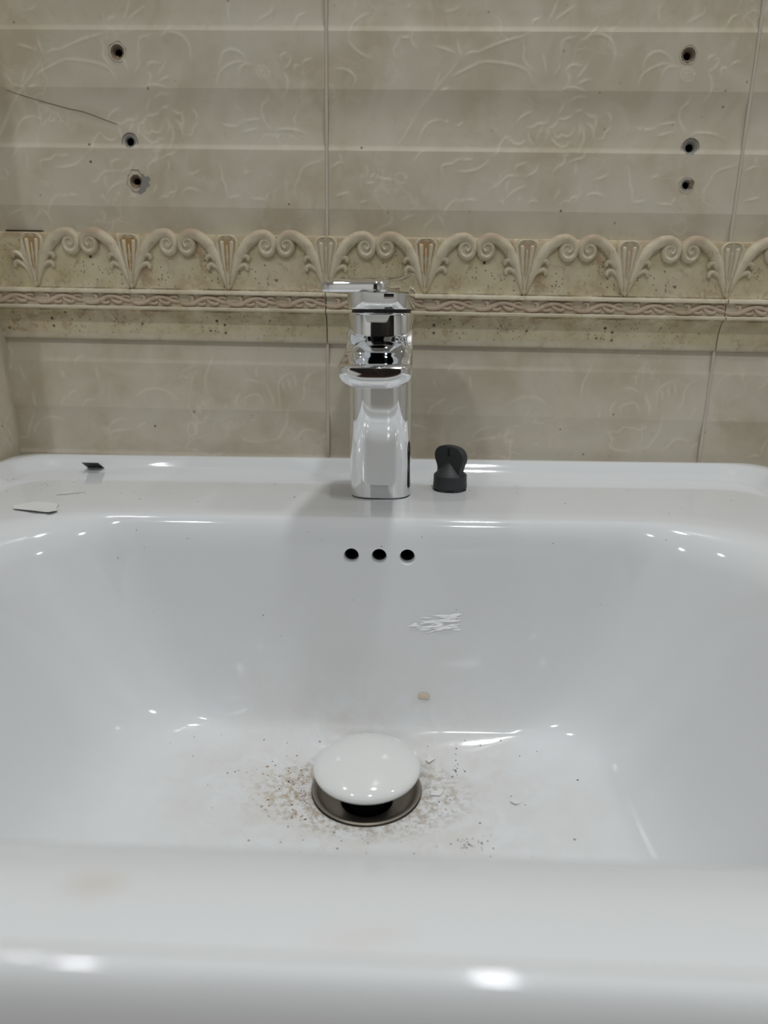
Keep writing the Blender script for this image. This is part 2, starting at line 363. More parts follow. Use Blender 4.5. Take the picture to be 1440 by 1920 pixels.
def relief(us, vs, strokes, u0):
    Hh = np.zeros((len(vs), len(us))); Rd = np.zeros_like(Hh)
    for s in strokes:
        pts = np.array(s, float).reshape(-1, 2) / 10000.0 + np.array([u0, 0])
        if len(pts) > 2: pts = np.array(catmull(pts, 4))
        m = 0.011
        iu = np.where((us > pts[:, 0].min() - m) & (us < pts[:, 0].max() + m))[0]
        iv = np.where((vs > pts[:, 1].min() - m) & (vs < pts[:, 1].max() + m))[0]
        if not len(iu) or not len(iv): continue
        U, V = np.meshgrid(us[iu], vs[iv])
        best = np.full(U.shape, 1e9); side = np.zeros(U.shape); T = np.zeros(U.shape)
        L = np.r_[0, np.cumsum(np.hypot(*np.diff(pts, axis=0).T))]
        for k in range(len(pts) - 1):
            a = pts[k]; d = pts[k + 1] - a; l2 = d @ d + 1e-12
            t = np.clip(((U - a[0]) * d[0] + (V - a[1]) * d[1]) / l2, 0, 1)
            dx = U - a[0] - t * d[0]; dy = V - a[1] - t * d[1]; q = dx * dx + dy * dy
            w = q < best
            best = np.where(w, q, best)
            side = np.where(w, d[0] * dy - d[1] * dx, side)
            T = np.where(w, (L[k] + t * math.sqrt(l2)) / L[-1], T)
        dd = np.sqrt(best)
        f = np.sqrt(np.clip(np.sin(np.pi * np.clip(T, 0.03, 0.97)), 0, 1))
        ridge = np.exp(-(dd / 0.00085) ** 2) * f
        emb = np.exp(-dd / 0.0035) * f * (side < 0)
        sub = np.ix_(iv, iu)
        Hh[sub] = np.maximum(Hh[sub], 0.00017 * ridge) + 0.00010 * emb
        Rd[sub] = np.maximum(Rd[sub], ridge)
    return Hh, Rd

def axis(a, b, fine0, fine1, fs, cs, extra=()):
    f0, f1 = max(a, fine0), min(b, fine1)
    o = [a, a + .0003, a + .0011]
    x = np.r_[np.arange(a, f0, cs), np.arange(f0, f1, fs), np.arange(f1, b, cs)]
    o = np.r_[o, x[(x > a + .0014) & (x < b - .0014)], b - .0011, b - .0003, b, [e for e in extra if a + .002 < e < b - .002]]
    o = np.unique(np.round(o, 6))
    return o[np.r_[True, np.diff(o) > 0.00012]]

def wall_tile(u0, u1, v0, v1, jl, strokes, coves, fine, holes=(), CDEPTH=CDEPTH, lipd=.0004):
    us = axis(u0, u1, -.31, .325, .0008, .006)
    ex = [e for c in coves for e in c]
    vs = axis(v0, v1, fine[0], fine[1], .0008, .006, ex + [e + .0004 for e in ex] + [e - .0004 for e in ex])
    Hh, Rd = relief(us, vs, strokes, jl)
    prof = np.zeros(len(vs))
    for top, bot in coves:
        c, h = (top + bot) / 2, (top - bot) / 2
        x = (vs - c) / h
        prof = np.maximum(prof, CDEPTH * np.clip(1 - x ** 2, 0, 1) + lipd * np.clip((x + 1) / .16, 0, 1) * np.clip((-.30 - x) / .54, 0, 1))
    Y = prof[:, None] - Hh
    for k, off in ((0, .0235), (1, .0005), (2, .0)):
        for sl in (np.s_[k, :], np.s_[-1 - k, :], np.s_[:, k], np.s_[:, -1 - k]):
            if off: Y[sl] = np.maximum(Y[sl], off)
    U, V = np.meshgrid(us, vs)
    co = np.stack([U, Y, V], -1).reshape(-1, 3)
    nu, nv = len(us), len(vs)
    i = np.arange(nu * nv).reshape(nv, nu)
    q = np.stack([i[:-1, :-1], i[:-1, 1:], i[1:, 1:], i[1:, :-1]], -1).reshape(-1, 4)
    cen = co[q].mean(1)
    keep = np.ones(len(q), bool)
    for hx, hz, hr in holes:
        keep &= np.hypot(cen[:, 0] - hx, cen[:, 2] - hz) > hr
    q = q[keep]
    me = bpy.data.meshes.new('tile')
    me.vertices.add(len(co)); me.vertices.foreach_set('co', co.ravel())
    me.loops.add(q.size); me.loops.foreach_set('vertex_index', q.ravel().astype(np.int32))
    me.polygons.add(len(q)); me.polygons.foreach_set('loop_start', np.arange(0, q.size, 4, dtype=np.int32))
    me.polygons.foreach_set('use_smooth', np.ones(len(q), bool))
    at = me.attributes.new('relief', 'FLOAT', 'POINT'); at.data.foreach_set('value', Rd.ravel().astype(np.float32))
    me.update(calc_edges=True); me.validate()
    return link('tile', me, M['tile'], wall_back, (0, 0, D), (0, TILT, 0))

PLUGS = [  # u, v, collar radius, bore radius, material, chip radius, label
    (-.1939, .2961, .0052, .0024, 'plug_brown', .0064, 'rust-stained brown wall plug, topmost of the three on the left'),
    (-.1898, .2388, .0046, .0028, 'plug_grey', .0060, 'grey wall plug in the left column, at the end of the hairline crack'),
    (-.1872, .2120, .0050, .0024, 'plug_brown', .0074, 'brown wall plug in a jagged chipped hole, lowest of the left column'),
    (.2047, .2960, .0052, .0023, 'plug_brown', .0060, 'dark brown wall plug, topmost of the three on the right'),
    (.2139, .2385, .0054, .0026, 'plug_grey', .0063, 'grey wall plug with a wide round collar, middle of the right column'),
    (.2142, .2138, .0044, .0025, 'plug_grey', .0055, 'small grey wall plug with a brown smear, lowest of the right column')]
holesA = [(p[0], p[1], p[2] - .0005) for p in PLUGS[:3]]
holesB = [(p[0], p[1], p[2] - .0005) for p in PLUGS[3:]]
for k, hs in ((-1, holesA), (0, holesB), (1, ())):
    jl = JOINT + k * PITCH
    a, b = jl + GAP / 2, jl + PITCH - GAP / 2
    a_t = max(a, -.3060); a_l = max(a, -.3045)
    wall_tile(a_t, b, .1750, .1768 + .45, jl, UP, CREASE, (.17, .345), hs)
    wall_tile(a_l, b, -.353, .0992, jl, LO, COVE_LOW + [(.1193, .0800)], (.0, .1), (), .0028, .0006)
tA = [o for o in wall_back.children if o.name.startswith('tile')]
for k in (0, 1):
    x = JOINT + k * PITCH
    for z0, z1 in ((-.353, .0985), (.1755, .6268)):
        link('grout_line', box_mesh('grout_line', (x - .0009, .0002, z0), (x + .0009, .0220, z1)), M['grout'], wall_back, (0, 0, D), (0, TILT, 0))
# hairline crack across the upper left tile
cp = catmull([(-.2772, .2715), (-.262, .2672), (-.235, .2605), (-.222, .2580), (-.2055, .2525), (-.1985, .2503)], 6)
v, f = [], []
for i, p in enumerate(cp):
    w = .00012 * (1 - abs(2 * i / (len(cp) - 1) - 1) ** 4) + .00004
    s = sum(CDEPTH * max(0, 1 - ((p[1] - (t + b) / 2) / ((t - b) / 2)) ** 2) for t, b in CREASE)
    v += [(p[0], s - .00035, p[1] + w), (p[0], s - .00035, p[1] - w), (p[0], s + .0004, p[1] - w), (p[0], s + .0004, p[1] + w)]
    if i:
        for j in range(4):
            f.append((4 * i - 4 + j, 4 * i - 4 + (j + 1) % 4, 4 * i + (j + 1) % 4, 4 * i + j))
link('hairline_crack', pydata('hairline_crack', v, f), M['hairline'], wall_back, (0, 0, D), (0, TILT, 0))

# wall plugs
def wall_point(u, y, v):
    c, s = math.cos(TILT), math.sin(TILT)
    return (u * c + v * s, y, D - u * s + v * c)
for i, (u, vz, rc, rb, mt, chip, lab) in enumerate(PLUGS):
    rnd = random.Random(40 + i)
    P = tag(empty('wall_plug', wall_point(u, 0, vz), (R(90), 0, 0)), lab, 'wall plug', 'wall plugs left in the tiles')
    amp = (.10, .05, .20, .06, .03, .05)[i]
    wv = [rnd.uniform(-1, 1) for _ in range(40)]
    wob = lambda k, j: amp * ((wv[(j // 2) % 20] + wv[((j + 1) // 2) % 20]) / 2 if k <= 1 else 0.0)
    sfc = 0.0
    for t, b in CREASE:
        sfc = max(sfc, CDEPTH * max(0, 1 - ((vz - (t + b) / 2) / ((t - b) / 2)) ** 2))
    link('chipped_edge', lathe('chipped_edge', [(chip, -sfc - .0006), (chip * .985, -sfc + .0002), (rc + .0006, -sfc - .0004), (rc + .0001, -sfc - .0020), (rc - .0002, -.0060)], 40, wob=wob, ang=50),
         M['tilebody'] if mt == 'plug_brown' else M['plug_grey'], P)
    link('collar', lathe('collar', [(rc, -.003), (rc, -sfc - .0004), (rc - .0006, -sfc + .0002), (rc - .0016, -sfc - .0003), (rb + .0004, -.0022), (rb, -.003), (rb, -.02)], 36, ang=50), M[mt], P)
    link('bore', lathe('bore', [(rb - .0001, -.0032), (rb - .0001, -.0195), (.0002, -.0195)], 24, cap1=True), M['black'], P)
    if i in (0, 2):
        pts = [(rc * .55 * math.cos(a) - .0012 * (i == 0), rc * .45 * math.sin(a)) for a in np.linspace(3.6, 5.2, 7)]
        pts += [(rc * .95 * math.cos(a), rc * .95 * math.sin(a)) for a in np.linspace(5.0, 3.8, 7)]
        link('rust_stain', pydata('rust_stain', [(x, y, -sfc + .0003 if math.hypot(x, y) > rc * .8 else -.0012) for x, y in pts], [tuple(range(14))]), M['rust'], P)
    if i == 5:
        pts = [(.0036 + .0014 * math.cos(a) + .0006 * math.sin(3 * a), .0006 + .0030 * math.sin(a)) for a in np.linspace(0, 6.0, 14)]
        link('brown_smear', pydata('brown_smear', [(x, y, -sfc + .0005) for x, y in pts] + [(x, y, -sfc - .0004) for x, y in pts], [tuple(range(14))] + [(k, (k + 1) % 14, 14 + (k + 1) % 14, 14 + k) for k in range(14)]), M['smudge'], P)
    if i == 2:  # jagged flake of missing glaze to the right of the plug
        pts = [(.004, .0045), (.0058, .0052), (.0072, .0030), (.0098, .0034), (.0112, .0012), (.0090, -.0002), (.0104, -.0028), (.0078, -.0040), (.0062, -.0068), (.0030, -.0088), (.0004, -.0078), (.003, -.004), (.0045, 0)]
        n = len(pts)
        link('chipped_glaze', pydata('chipped_glaze', [(x, y, .0002) for x, y in pts] + [(x, y, -.0006) for x, y in pts], [tuple(range(n))] + [(k, (k + 1) % n, n + (k + 1) % n, n + k) for k in range(n)], 20), M['plug_grey'], P)

# ================================================================ moulded border tiles
def stroke(path, y0, m=5, seg=6):
    """swept half-round relief: path of (u, z, half width, height) in mm, standing out from y0 (mm)"""
    P = catmull(path, m)
    v, f = [], []
    n = len(P)
    for i, p in enumerate(P):
        a = P[max(0, i - 1)]; b = P[min(n - 1, i + 1)]
        t = np.array([b[0] - a[0], b[1] - a[1]]); t /= (np.linalg.norm(t) + 1e-9)
        nrm = np.array([-t[1], t[0]])
        w = max(p[2], .12); h = max(p[3], .1)
        e = 0.35 if i in (0, n - 1) else 1.0
        for k in range(seg + 1):
            g = math.pi * k / seg
            q = np.array([p[0], p[1]]) + nrm * w * e * math.cos(g)
            v.append((q[0] / 1000, (y0 - h * e * math.sin(g) ** 0.8) / 1000, q[1] / 1000))
    s1 = seg + 1
    for i in range(n - 1):
        for k in range(seg):
            f.append((i * s1 + k, i * s1 + k + 1, (i + 1) * s1 + k + 1, (i + 1) * s1 + k))
    f.append(tuple(range(s1))); f.append(tuple(range((n - 1) * s1, n * s1)))
    return v, f

PY = -5.6
sc_path = [(1.0, .6, 1.0, 1.2), (2.8, 8, 2.0, 2.0), (5.6, 16, 2.9, 2.8), (9.4, 25, 3.7, 3.6), (14.0, 32.4, 4.2, 4.2), (19.0, 37.0, 4.2, 4.6), (24, 39.4, 4.1, 4.8), (29.4, 39.6, 3.9, 4.8),
           (33.6, 37.0, 3.3, 4.6), (35.0, 32.6, 2.7, 4.4), (33.6, 28.4, 2.5, 4.2), (30.0, 26.6, 2.4, 4.0), (26.4, 28.4, 2.3, 4.0), (25.2, 32.2, 2.2, 4.0), (26.9, 35.4, 1.9, 4.0), (30.2, 35.8, 1.8, 4.0), (32.2, 33.2, 1.7, 4.2), (30.4, 30.8, 1.6, 4.4), (29.2, 32.6, 1.4, 4.4)]
disc = [(26.0, 31.6, 2.0, 2.4), (28.0, 31.8, 5.0, 2.9), (30.2, 32, 6.4, 3.1), (32.4, 32.2, 5.0, 2.9), (34.4, 32.4, 2.0, 2.4)]
def mirror(p): return [(-a, b, c, d) for a, b, c, d in p]
leaf_in = [(14.5, 31.2, .3, .6), (18, 34.2, .8, 2.0), (22, 35.6, .9, 2.2), (24.6, 34.8, .4, 1.0)]
sc_R = join('scroll', [stroke(sc_path, PY, 4), stroke(leaf_in, PY, 3), stroke(disc, PY, 3)])
sc_L = join('scroll', [stroke(mirror(sc_path), PY, 4), stroke(mirror(leaf_in), PY, 3), stroke(mirror(disc), PY, 3)])
def palmette_mesh():
    it = []
    for s in (1, -1):
        mm = (lambda p: p) if s == 1 else mirror
        it.append(stroke(mm([(.8, 1, .4, .8), (3.0, 10, .8, 1.8), (6.2, 18.5, 1.1, 2.4), (10.2, 23.6, 1.7, 3.0), (13.6, 25.0, 1.9, 3.0), (15.8, 23.2, 1.7, 2.8), (14.8, 21.4, 1.2, 2.4)]), PY, 4))
        it.append(stroke(mm([(.8, 1, .4, .8), (3.0, 8, .8, 1.6), (6.2, 14, 1.1, 2.2), (9.6, 17.6, 1.7, 2.8), (12.8, 18.6, 1.9, 2.8), (14.8, 16.6, 1.7, 2.6), (13.6, 14.8, 1.1, 2.2)]), PY, 4))
        it.append(stroke(mm([(.6, 1, .4, .9), (1.6, 12, .7, 2.0), (2.9, 23, 1.1, 2.6), (3.5, 30, 1.6, 3.0), (3.7, 34.4, 1.7, 3.0), (3.7, 35.6, .8, 2.0)]), PY, 4))
        it.append(stroke(mm([(.9, 1, .4, .8), (3.4, 12, .7, 1.6), (5.9, 23, .8, 2.0), (7.6, 31.5, .9, 2.2), (6.8, 36.4, .9, 2.2), (3.4, 38.7, .9, 2.2), (0, 38.9, .9, 2.2)]), PY, 4))
    it.append(stroke([(0, 1, .3, .8), (0, 16, .5, 2.0), (0, 30, .7, 2.4), (0, 33, .4, 1.2)], PY, 3))
    fan = [(0, .2), (3.4, 7), (8.0, 18), (10.2, 23.6), (8.4, 31), (7.6, 36.5), (4, 38.8), (-4, 38.8), (-7.6, 36.5), (-8.4, 31), (-10.2, 23.6), (-8.0, 18), (-3.4, 7)]
    nf = len(fan)
    it.append(([(x / 1000, (PY - 1.5) / 1000, z / 1000) for x, z in fan] + [(x / 1000, (PY + 1) / 1000, z / 1000) for x, z in fan], [tuple(range(nf))] + [(q, (q + 1) % nf, nf + (q + 1) % nf, nf + q) for q in range(nf)], 0))
    sh = [(0, 12), (2.4, 18), (5.6, 28), (6.4, 35), (3, 37.6), (-3, 37.6), (-6.4, 35), (-5.6, 28), (-2.4, 18)]
    it.append(([(x / 1000, (PY - 1.62) / 1000, z / 1000) for x, z in sh], [tuple(range(9))], 1))
    for s in (1, -1):
        for e in (3.0, 5.2, 7.2):
            it.append(stroke([(s * .4, 1.5, .3, 1.7), (s * e * .45, 11, .45, 2.1), (s * e * .85, 21, .55, 2.3), (s * e, 25.5, .3, 1.7)], PY, 3, 4))
    return join('palmette', it)
rust2 = Mat('palmette_ground')
oi = rust2.n('ShaderNodeObjectInfo')
rust2.base(rust2.mix(rust2.mul(rust2.ramp(oi.outputs['Color'], .0, 1.0), rust2.ramp(rust2.noise(110, 3), .34, .5)), (.50, .43, .31), (.38, .22, .07))); rust2.set(Roughness=.5)
pal = palmette_mesh(); pal.materials.append(M['relief']); pal.materials.append(rust2.m)
for me in (sc_R, sc_L): me.materials.append(M['relief'])

def border_profile():
    p = [(1.5, 0.0), (-0.3, 0.0), (-1.2, 0.7), (-1.7, 2.0), (-1.9, 4.0), (-1.7, 5.0)]
    for t in np.linspace(0, 1, 12):
        p.append((-1.9 - 8.9 * (1 - math.sqrt(max(0, 1 - (t * .97) ** 2))), 5.3 + 17.2 * t))
    p += [(-9.9, 22.9), (-11.4, 23.0), (-12.1, 23.5), (-12.1, 24.9), (-11.4, 25.4), (-9.3, 25.5), (-9.0, 26.2), (-9.0, 34.0), (-9.3, 34.5), (-11.7, 34.6), (-12.3, 35.1), (-12.3, 37.2), (-11.6, 37.8), (-6.6, 37.9), (-5.8, 38.6), (-5.6, 46), (-5.4, 60), (-5.2, 74), (-4.8, 77.2), (-3.6, 78.0), (1.5, 78.2)]
    return p
def border_body(u0, u1):
    pr = border_profile(); n = len(pr)
    us = np.linspace(u0, u1, 9)
    v = [(u, y / 1000, z / 1000) for u in us for y, z in pr]
    f, mi = [], []
    for i in range(len(us) - 1):
        for k in range(n - 1):
            f.append((i * n + k, i * n + k + 1, (i + 1) * n + k + 1, (i + 1) * n + k))
            z = (pr[k][1] + pr[k + 1][1]) / 2
            mi.append(1 if (5.2 < z < 22.9) or z > 37.85 else 0)
    f.append(tuple(range(n))); mi.append(0); f.append(tuple(range((len(us) - 1) * n, len(us) * n))[::-1]); mi.append(0)
    return join('border_tile', [(v, [q for q, a in zip(f, mi) if a == 0], 0), (v, [q for q, a in zip(f, mi) if a == 1], 1)], 50)
def vine_mesh(u0, u1, per):
    it = []
    k0 = int(math.floor(u0 / per)) ; k1 = int(math.ceil(u1 / per))
    for k in range(k0, k1):
        b = k * per * 1000
        if b / 1000 < u0 - .001 or (b + per * 1000) / 1000 > u1 + .002: continue
        S = lambda pts: it.append(stroke([(b + x, z, w * 1.4, h * 1.1) for x, z, w, h in pts], -8.9, 3))
        S([(0, 28.6, .9, 1.4), (5, 27.6, 1.2, 1.9), (10, 28.2, 1.3, 2.2), (15, 30.6, 1.3, 2.2), (20, 32.4, 1.2, 2.2), (26, 32.2, 1.1, 2.0), (31, 30.2, 1.0, 1.8), (37.1, 28.6, .9, 1.4)])
        S([(8, 28.2, .5, 1.2), (10, 30.6, .9, 1.8), (9.6, 33.0, 1.0, 1.8), (7.2, 33.2, .8, 1.4), (7.2, 31.6, .5, 1.0)])
        S([(20, 32.0, .5, 1.2), (23, 29.4, 1.0, 1.9), (26.6, 28.0, 1.1, 1.9), (29.2, 28.6, .9, 1.6), (28.6, 30.2, .6, 1.2)])
        S([(12, 28.8, .5, 1.2), (16.5, 27.6, .9, 1.6), (19.6, 28.4, .8, 1.5), (18.6, 30.0, .5, 1.0)])
        S([(28, 31.6, .5, 1.2), (32, 33.2, .9, 1.6), (35.2, 32.6, .8, 1.5), (34.2, 31.2, .5, 1.0)])
    return join('vine_relief', it)
PER = PITCH / 4
for k in (-1, 0, 1):
    jl = JOINT + k * PITCH
    u0 = .0004 if k > -1 else (-.3040 - jl)
    u1 = PITCH - .0004
    me = border_body(u0, u1); me.materials.append(M['border']); me.materials.append(M['border_panel'])
    bt = link('border_tile', me, None, wall_back, wall_point(jl, 0, .0977), (0, TILT, 0))
    link('vine_relief', vine_mesh(u0, u1, PER / 2), M['vine'], bt)
    for q in range(4):
        c = q * PER
        if c > u0 + .01 or q == 0 and k > -1:
            po = link('palmette', pal, None, bt, (c, 0, .0379))
            amber = {(-1, 1): .9, (-1, 2): 1.0, (-1, 3): .75, (0, 0): .15, (0, 1): .9, (0, 2): .5, (0, 3): .35}.get((k, q), .05)
            po.color = (amber, amber, amber, 1)
        if c + PER / 2 > u0:
            if c > u0 - .002: link('scroll', sc_R, None, bt, (c, 0, .0379))
            link('scroll', sc_L, None, bt, (c + PER, 0, .0379))
# open joint above the border's left end, its gap shadow a dark strip
link('open_joint', box_mesh('open_joint', (-.2895, -.0016, .17585), (-.262, .002, .1771)), M['crack'], wall_back, (0, 0, D), (0, TILT, 0))

# ================================================================ wash basin
KC, MB, MS = 20, 44, 26
def outline(hx, yb, yf, rb, rf, cx=0.0):
    o = []
    def arc(x, y, r, a0, a1):
        for i in range(KC):
            a = R(a0 + (a1 - a0) * i / (KC - 1)); o.append(np.array([x + r * math.cos(a), y + r * math.sin(a)]))
    def side(m, nxt):
        p = o[-1].copy()
        for i in range(1, m): o.append(p + (np.array(nxt) - p) * i / m)
    arc(cx + hx - rb, yb - rb, rb, 90, 0);      side(MS, (cx + hx, yf + rf))
    arc(cx + hx - rf, yf + rf, rf, 0, -90);     side(MB, (cx - hx + rf, yf))
    arc(cx - hx + rf, yf + rf, rf, -90, -180);  side(MS, (cx - hx, yb - rb))
    arc(cx - hx + rb, yb - rb, rb, 180, 90);    side(MB, (cx + hx - rb, yb))
    return np.array(o)
DRAIN = np.array([0.0, -0.217])
top_o = outline(.258, -.140, -.4425, .085, .095)
bot_o = outline(.125, -.174, -.330, .040, .060)
an = np.arctan2(bot_o[:, 1] - DRAIN[1], bot_o[:, 0] - DRAIN[0])
def circ(r): return np.stack([DRAIN[0] + r * np.cos(an), DRAIN[1] + r * np.sin(an)], 1)
rings = []
def add(o2, z): rings.append([(p[0], p[1], z) for p in o2])
def ring_lip(ins, z, rr=None):
    r = max(.004, .024 - ins) if rr is None else rr
    add(outline(.2998 - ins, -.0045 - ins, -.4690 + ins * .60, r, r), z)
ring_lip(.004, -.040); ring_lip(.0005, -.038); ring_lip(0, -.030); ring_lip(0, -.012)
for a in np.linspace(0, 90, 10):
    ring_lip(.0075 * (1 - math.cos(R(a))), -.002 + .0125 * math.sin(R(a)))
# from the crest down a soft concave slope to the deck
for ins, z in catmull([(.0085, .0105), (.0105, .0102), (.0135, .0088), (.0165, .0062), (.0195, .0034), (.0225, .0013), (.0255, .0003), (.0275, 0)], 3)[1:]:
    ring_lip(ins, z, max(.012, .034 - ins * .4))
lip_in = outline(.2998 - .0275, -.0045 - .0275, -.4690 + .0275 * .60, .034 - .011, .034 - .011)
for t in np.linspace(0, 1, 8)[1:-1]:
    add(lip_in * (1 - t) + top_o * t, 0)
prof = [(0, 0), (.06, -.0005), (.12, -.0018), (.18, -.0042), (.24, -.0082), (.29, -.0138), (.33, -.0205), (.40, -.036), (.48, -.055), (.56, -.073), (.64, -.090), (.71, -.1030), (.78, -.1135), (.85, -.1212), (.92, -.1265), (1.0, -.1300)]
for k, z in catmull(prof, 4):
    add(top_o * (1 - k) + bot_o * k, z)
c31 = circ(.0318)
for t in np.linspace(0, 1, 15)[1:]:
    add(bot_o * (1 - t) + c31 * t, -.130 - .0102 * (1 - (1 - t) ** 1.8))
add(circ(.0310), -.1412); add(circ(.0308), -.150); add(circ(.034), -.156); add(circ(.046), -.154)
add(bot_o * 1.0 + np.sign(bot_o - DRAIN) * .008, -.146)
for k, z, off in ((.7, -.112, .012), (.4, -.050, .013), (.1, -.022, .010)):
    o2 = top_o * (1 - k) + bot_o * k; add(o2 + (o2 - np.array([0, -.27])) * (off / .15), z)
ring_lip(.012, -.020); ring_lip(.010, -.038)
n = len(rings[0]); V = [p for r in rings for p in r]; F = []
for i in range(len(rings)):
    i2 = (i + 1) % len(rings)
    for j in range(n):
        k = (j + 1) % n
        F.append((i * n + j, i * n + k, i2 * n + k, i2 * n + j))
basin_me = pydata('body', V, F, None)
bvh = BVHTree.FromPolygons([Vector(p) for p in V], F)
def drop(x, y, z=.05):
    h = bvh.ray_cast(Vector((x, y, z)), Vector((0, 0, -1)))
    return h[0], h[1]
def back_wall(x, z):
    h = bvh.ray_cast(Vector((x, -.30, z)), Vector((0, 1, 0)))
    return h[0], h[1]
basin = tag(empty('wash_basin', (0, 0, D)), 'white glazed ceramic wash basin with raised rim and dirty bowl', 'basin')
body = link('body', basin_me, M['porcelain'], basin)
# overflow holes cut through the back of the bowl
holes = []
for hx in (-.0137, .0035, .0209):
    p, nr = back_wall(hx, -.0222)
    if nr.y > 0: nr = -nr
    ax = Vector((0, -1, .04)).normalized()
    q = ax.to_track_quat('Z', 'Y').to_matrix().to_4x4()
    holes.append((p, q))
    cut = lathe('cut', [(.0056, .006), (.0052, .0006), (.0047, -.0004), (.0044, -.0012), (.0043, -.0025), (.0043, -.030)], 40, cap0=True, cap1=True)
    co = link('cut', cut); co.matrix_world = Matrix.Translation(p) @ q
    md = body.modifiers.new('hole', 'BOOLEAN'); md.operation = 'DIFFERENCE'; md.solver = 'EXACT'; md.object = co
    co.parent = body
bpy.context.view_layer.update()
dg = bpy.context.evaluated_depsgraph_get()
new = bpy.data.meshes.new_from_object(body.evaluated_get(dg))
body.modifiers.clear()
for c in list(body.children): bpy.data.objects.remove(c)
body.data = new; new.name = 'body'
smooth(new, 32)
if not new.materials: new.materials.append(M['porcelain'])
for p, q in holes:
    o = link('overflow_hole', lathe('overflow_hole', [(.0046, -.0300), (.0046, -.0068), (.0040, -.0060), (.0034, -.0072), (.0034, -.0290), (.0002, -.0290)], 32, cap1=True), M['black'], basin)
    o.matrix_local = Matrix.Translation(p) @ q

# ================================================================ pop-up drain
dz = -.1405
drain = tag(empty('pop_up_drain', (DRAIN[0], DRAIN[1], D + dz)), 'pop-up drain with domed white stopper raised over a brownish metal cup', 'drain')
link('flange', lathe('flange', [(.0304, -.012), (.0304, -.0004), (.0312, .0012), (.0306, .0019), (.0294, .0016), (.0284, .0004), (.0268, -.0020), (.0240, -.0042), (.0200, -.0056), (.0160, -.0062), (.0150, -.0070), (.0150, -.030)], 72), M['nickel'], drain)
link('throat', lathe('throat', [(.0149, -.009), (.0148, -.029), (.0002, -.029)], 48, cap1=True), M['black'], drain)
link('seal', lathe('seal', [(.0002, .0065), (.0125, .0065), (.0135, .0055), (.0135, .0020), (.0120, .0005), (.0100, -.004), (.0098, -.010), (.0002, -.010)], 48, cap0=True, cap1=True), M['shadowgap'], drain)
link('stem', lathe('stem', [(.0002, -.012), (.0060, -.012), (.0060, -.0285), (.0002, -.0285)], 24, cap0=True, cap1=True), M['nickel'], drain)
capo = link('stopper_cap', lathe('stopper_cap', [(r, z + .0028) for r, z in [(.0002, .0038), (.020, .0050), (.0275, .0080), (.0298, .0102), (.0306, .0124), (.0300, .0141), (.0284, .0155), (.0255, .0170), (.0215, .0185), (.017, .0197), (.012, .0206), (.006, .0211), (.0002, .0213)]], 96, cap0=True, cap1=True), M['cap'], drain)

# ================================================================ faucet
FX, FY = 0.0012, -0.0775
faucet = tag(empty('basin_faucet', (FX, FY, D)), 'chrome single-lever basin faucet with flat lever turned slightly left', 'faucet')
def column(name, hx, hy, zs, m=96, e=3.1):
    return loft(name, [[(x, y, z) for x, y in superellipse(hx - i, hy - i, e, m)] for z, i in zs], ang=35)
link('base_gasket', column('base_gasket', .0206, .0206, [(-.0005, 0), (.0006, 0)]), M['shadowgap'], faucet)
link('body', column('body', .0213, .0216, [(.0006, .0006), (.0012, 0), (.03, 0), (.06, 0), (.09, 0), (.1205, 0), (.1216, .0004), (.1222, .0012)]), M['chrome'], faucet)
link('neck_ring', column('neck_ring', .0194, .0197, [(.1215, 0), (.1240, 0)]), M['shadowgap'], faucet)
# spout: rounded-box sections marching forward from the body
def spout_mesh():
    secs = []
    topz = catmull([(-.006, .1130), (-.014, .1118), (-.0205, .1086), (-.026, .1045), (-.033, .1008), (-.042, .0984), (-.055, .0968), (-.070, .0954), (-.0885, .0940)], 4)
    tip = -.0875
    ys = [p[0] for p in topz]
    rr = .0065
    for y, zt in topz:
        secs.append((y, zt))
    out = []
    last = [s for s in secs if s[0] > tip + rr]
    for y, zt in last: out.append((y, zt, .0211, .0745 + (-(y + .006)) / .0825 * .0075, .0014))
    for a in np.linspace(0, 90, 9):
        d = rr * math.sin(R(a)); sh = rr * (1 - math.cos(R(a)))
        y = tip + rr - d
        zt = np.interp(y, sorted(ys), [z for _, z in sorted(zip(ys, [p[1] for p in topz]))])
        zb = .0745 + (-(y + .006)) / .0825 * .0075
        out.append((y, zt - .0010 * (sh / rr), .0211 - sh, zb + sh * .95, .0014))
    R_ = []
    for y, zt, hw, zb, r in out:
        ring = []
        h = zt - zb
        rx = min(.0150, hw * .75); rz = min(.0085, h * .62)
        for cx, cz, ra, rb_, a0 in ((hw - r, zt - r, r, r, 0), (-(hw - r), zt - r, r, r, 90), (-(hw - rx), zb + rz, rx, rz, 180), (hw - rx, zb + rz, rx, rz, 270)):
            for k in range(7):
                a = R(a0 + 15 * k); xx = cx + ra * math.cos(a)
                bul = .0024 * (1 - (xx / .0211) ** 2) * max(0.0, min(1.0, (-.045 - y) / .036))
                ring.append((xx, y - bul, cz + rb_ * math.sin(a)))
        R_.append(ring)
    return loft('spout', R_, ang=32)
link('spout', spout_mesh(), M['chrome'], faucet)
aer = link('aerator', lathe('aerator', [(.0002, .0812), (.0095, .0812), (.0110, .0818), (.0112, .0840), (.0002, .0840)], 36, cap0=True, cap1=True), M['nickel'], faucet, (0, -.072, 0))
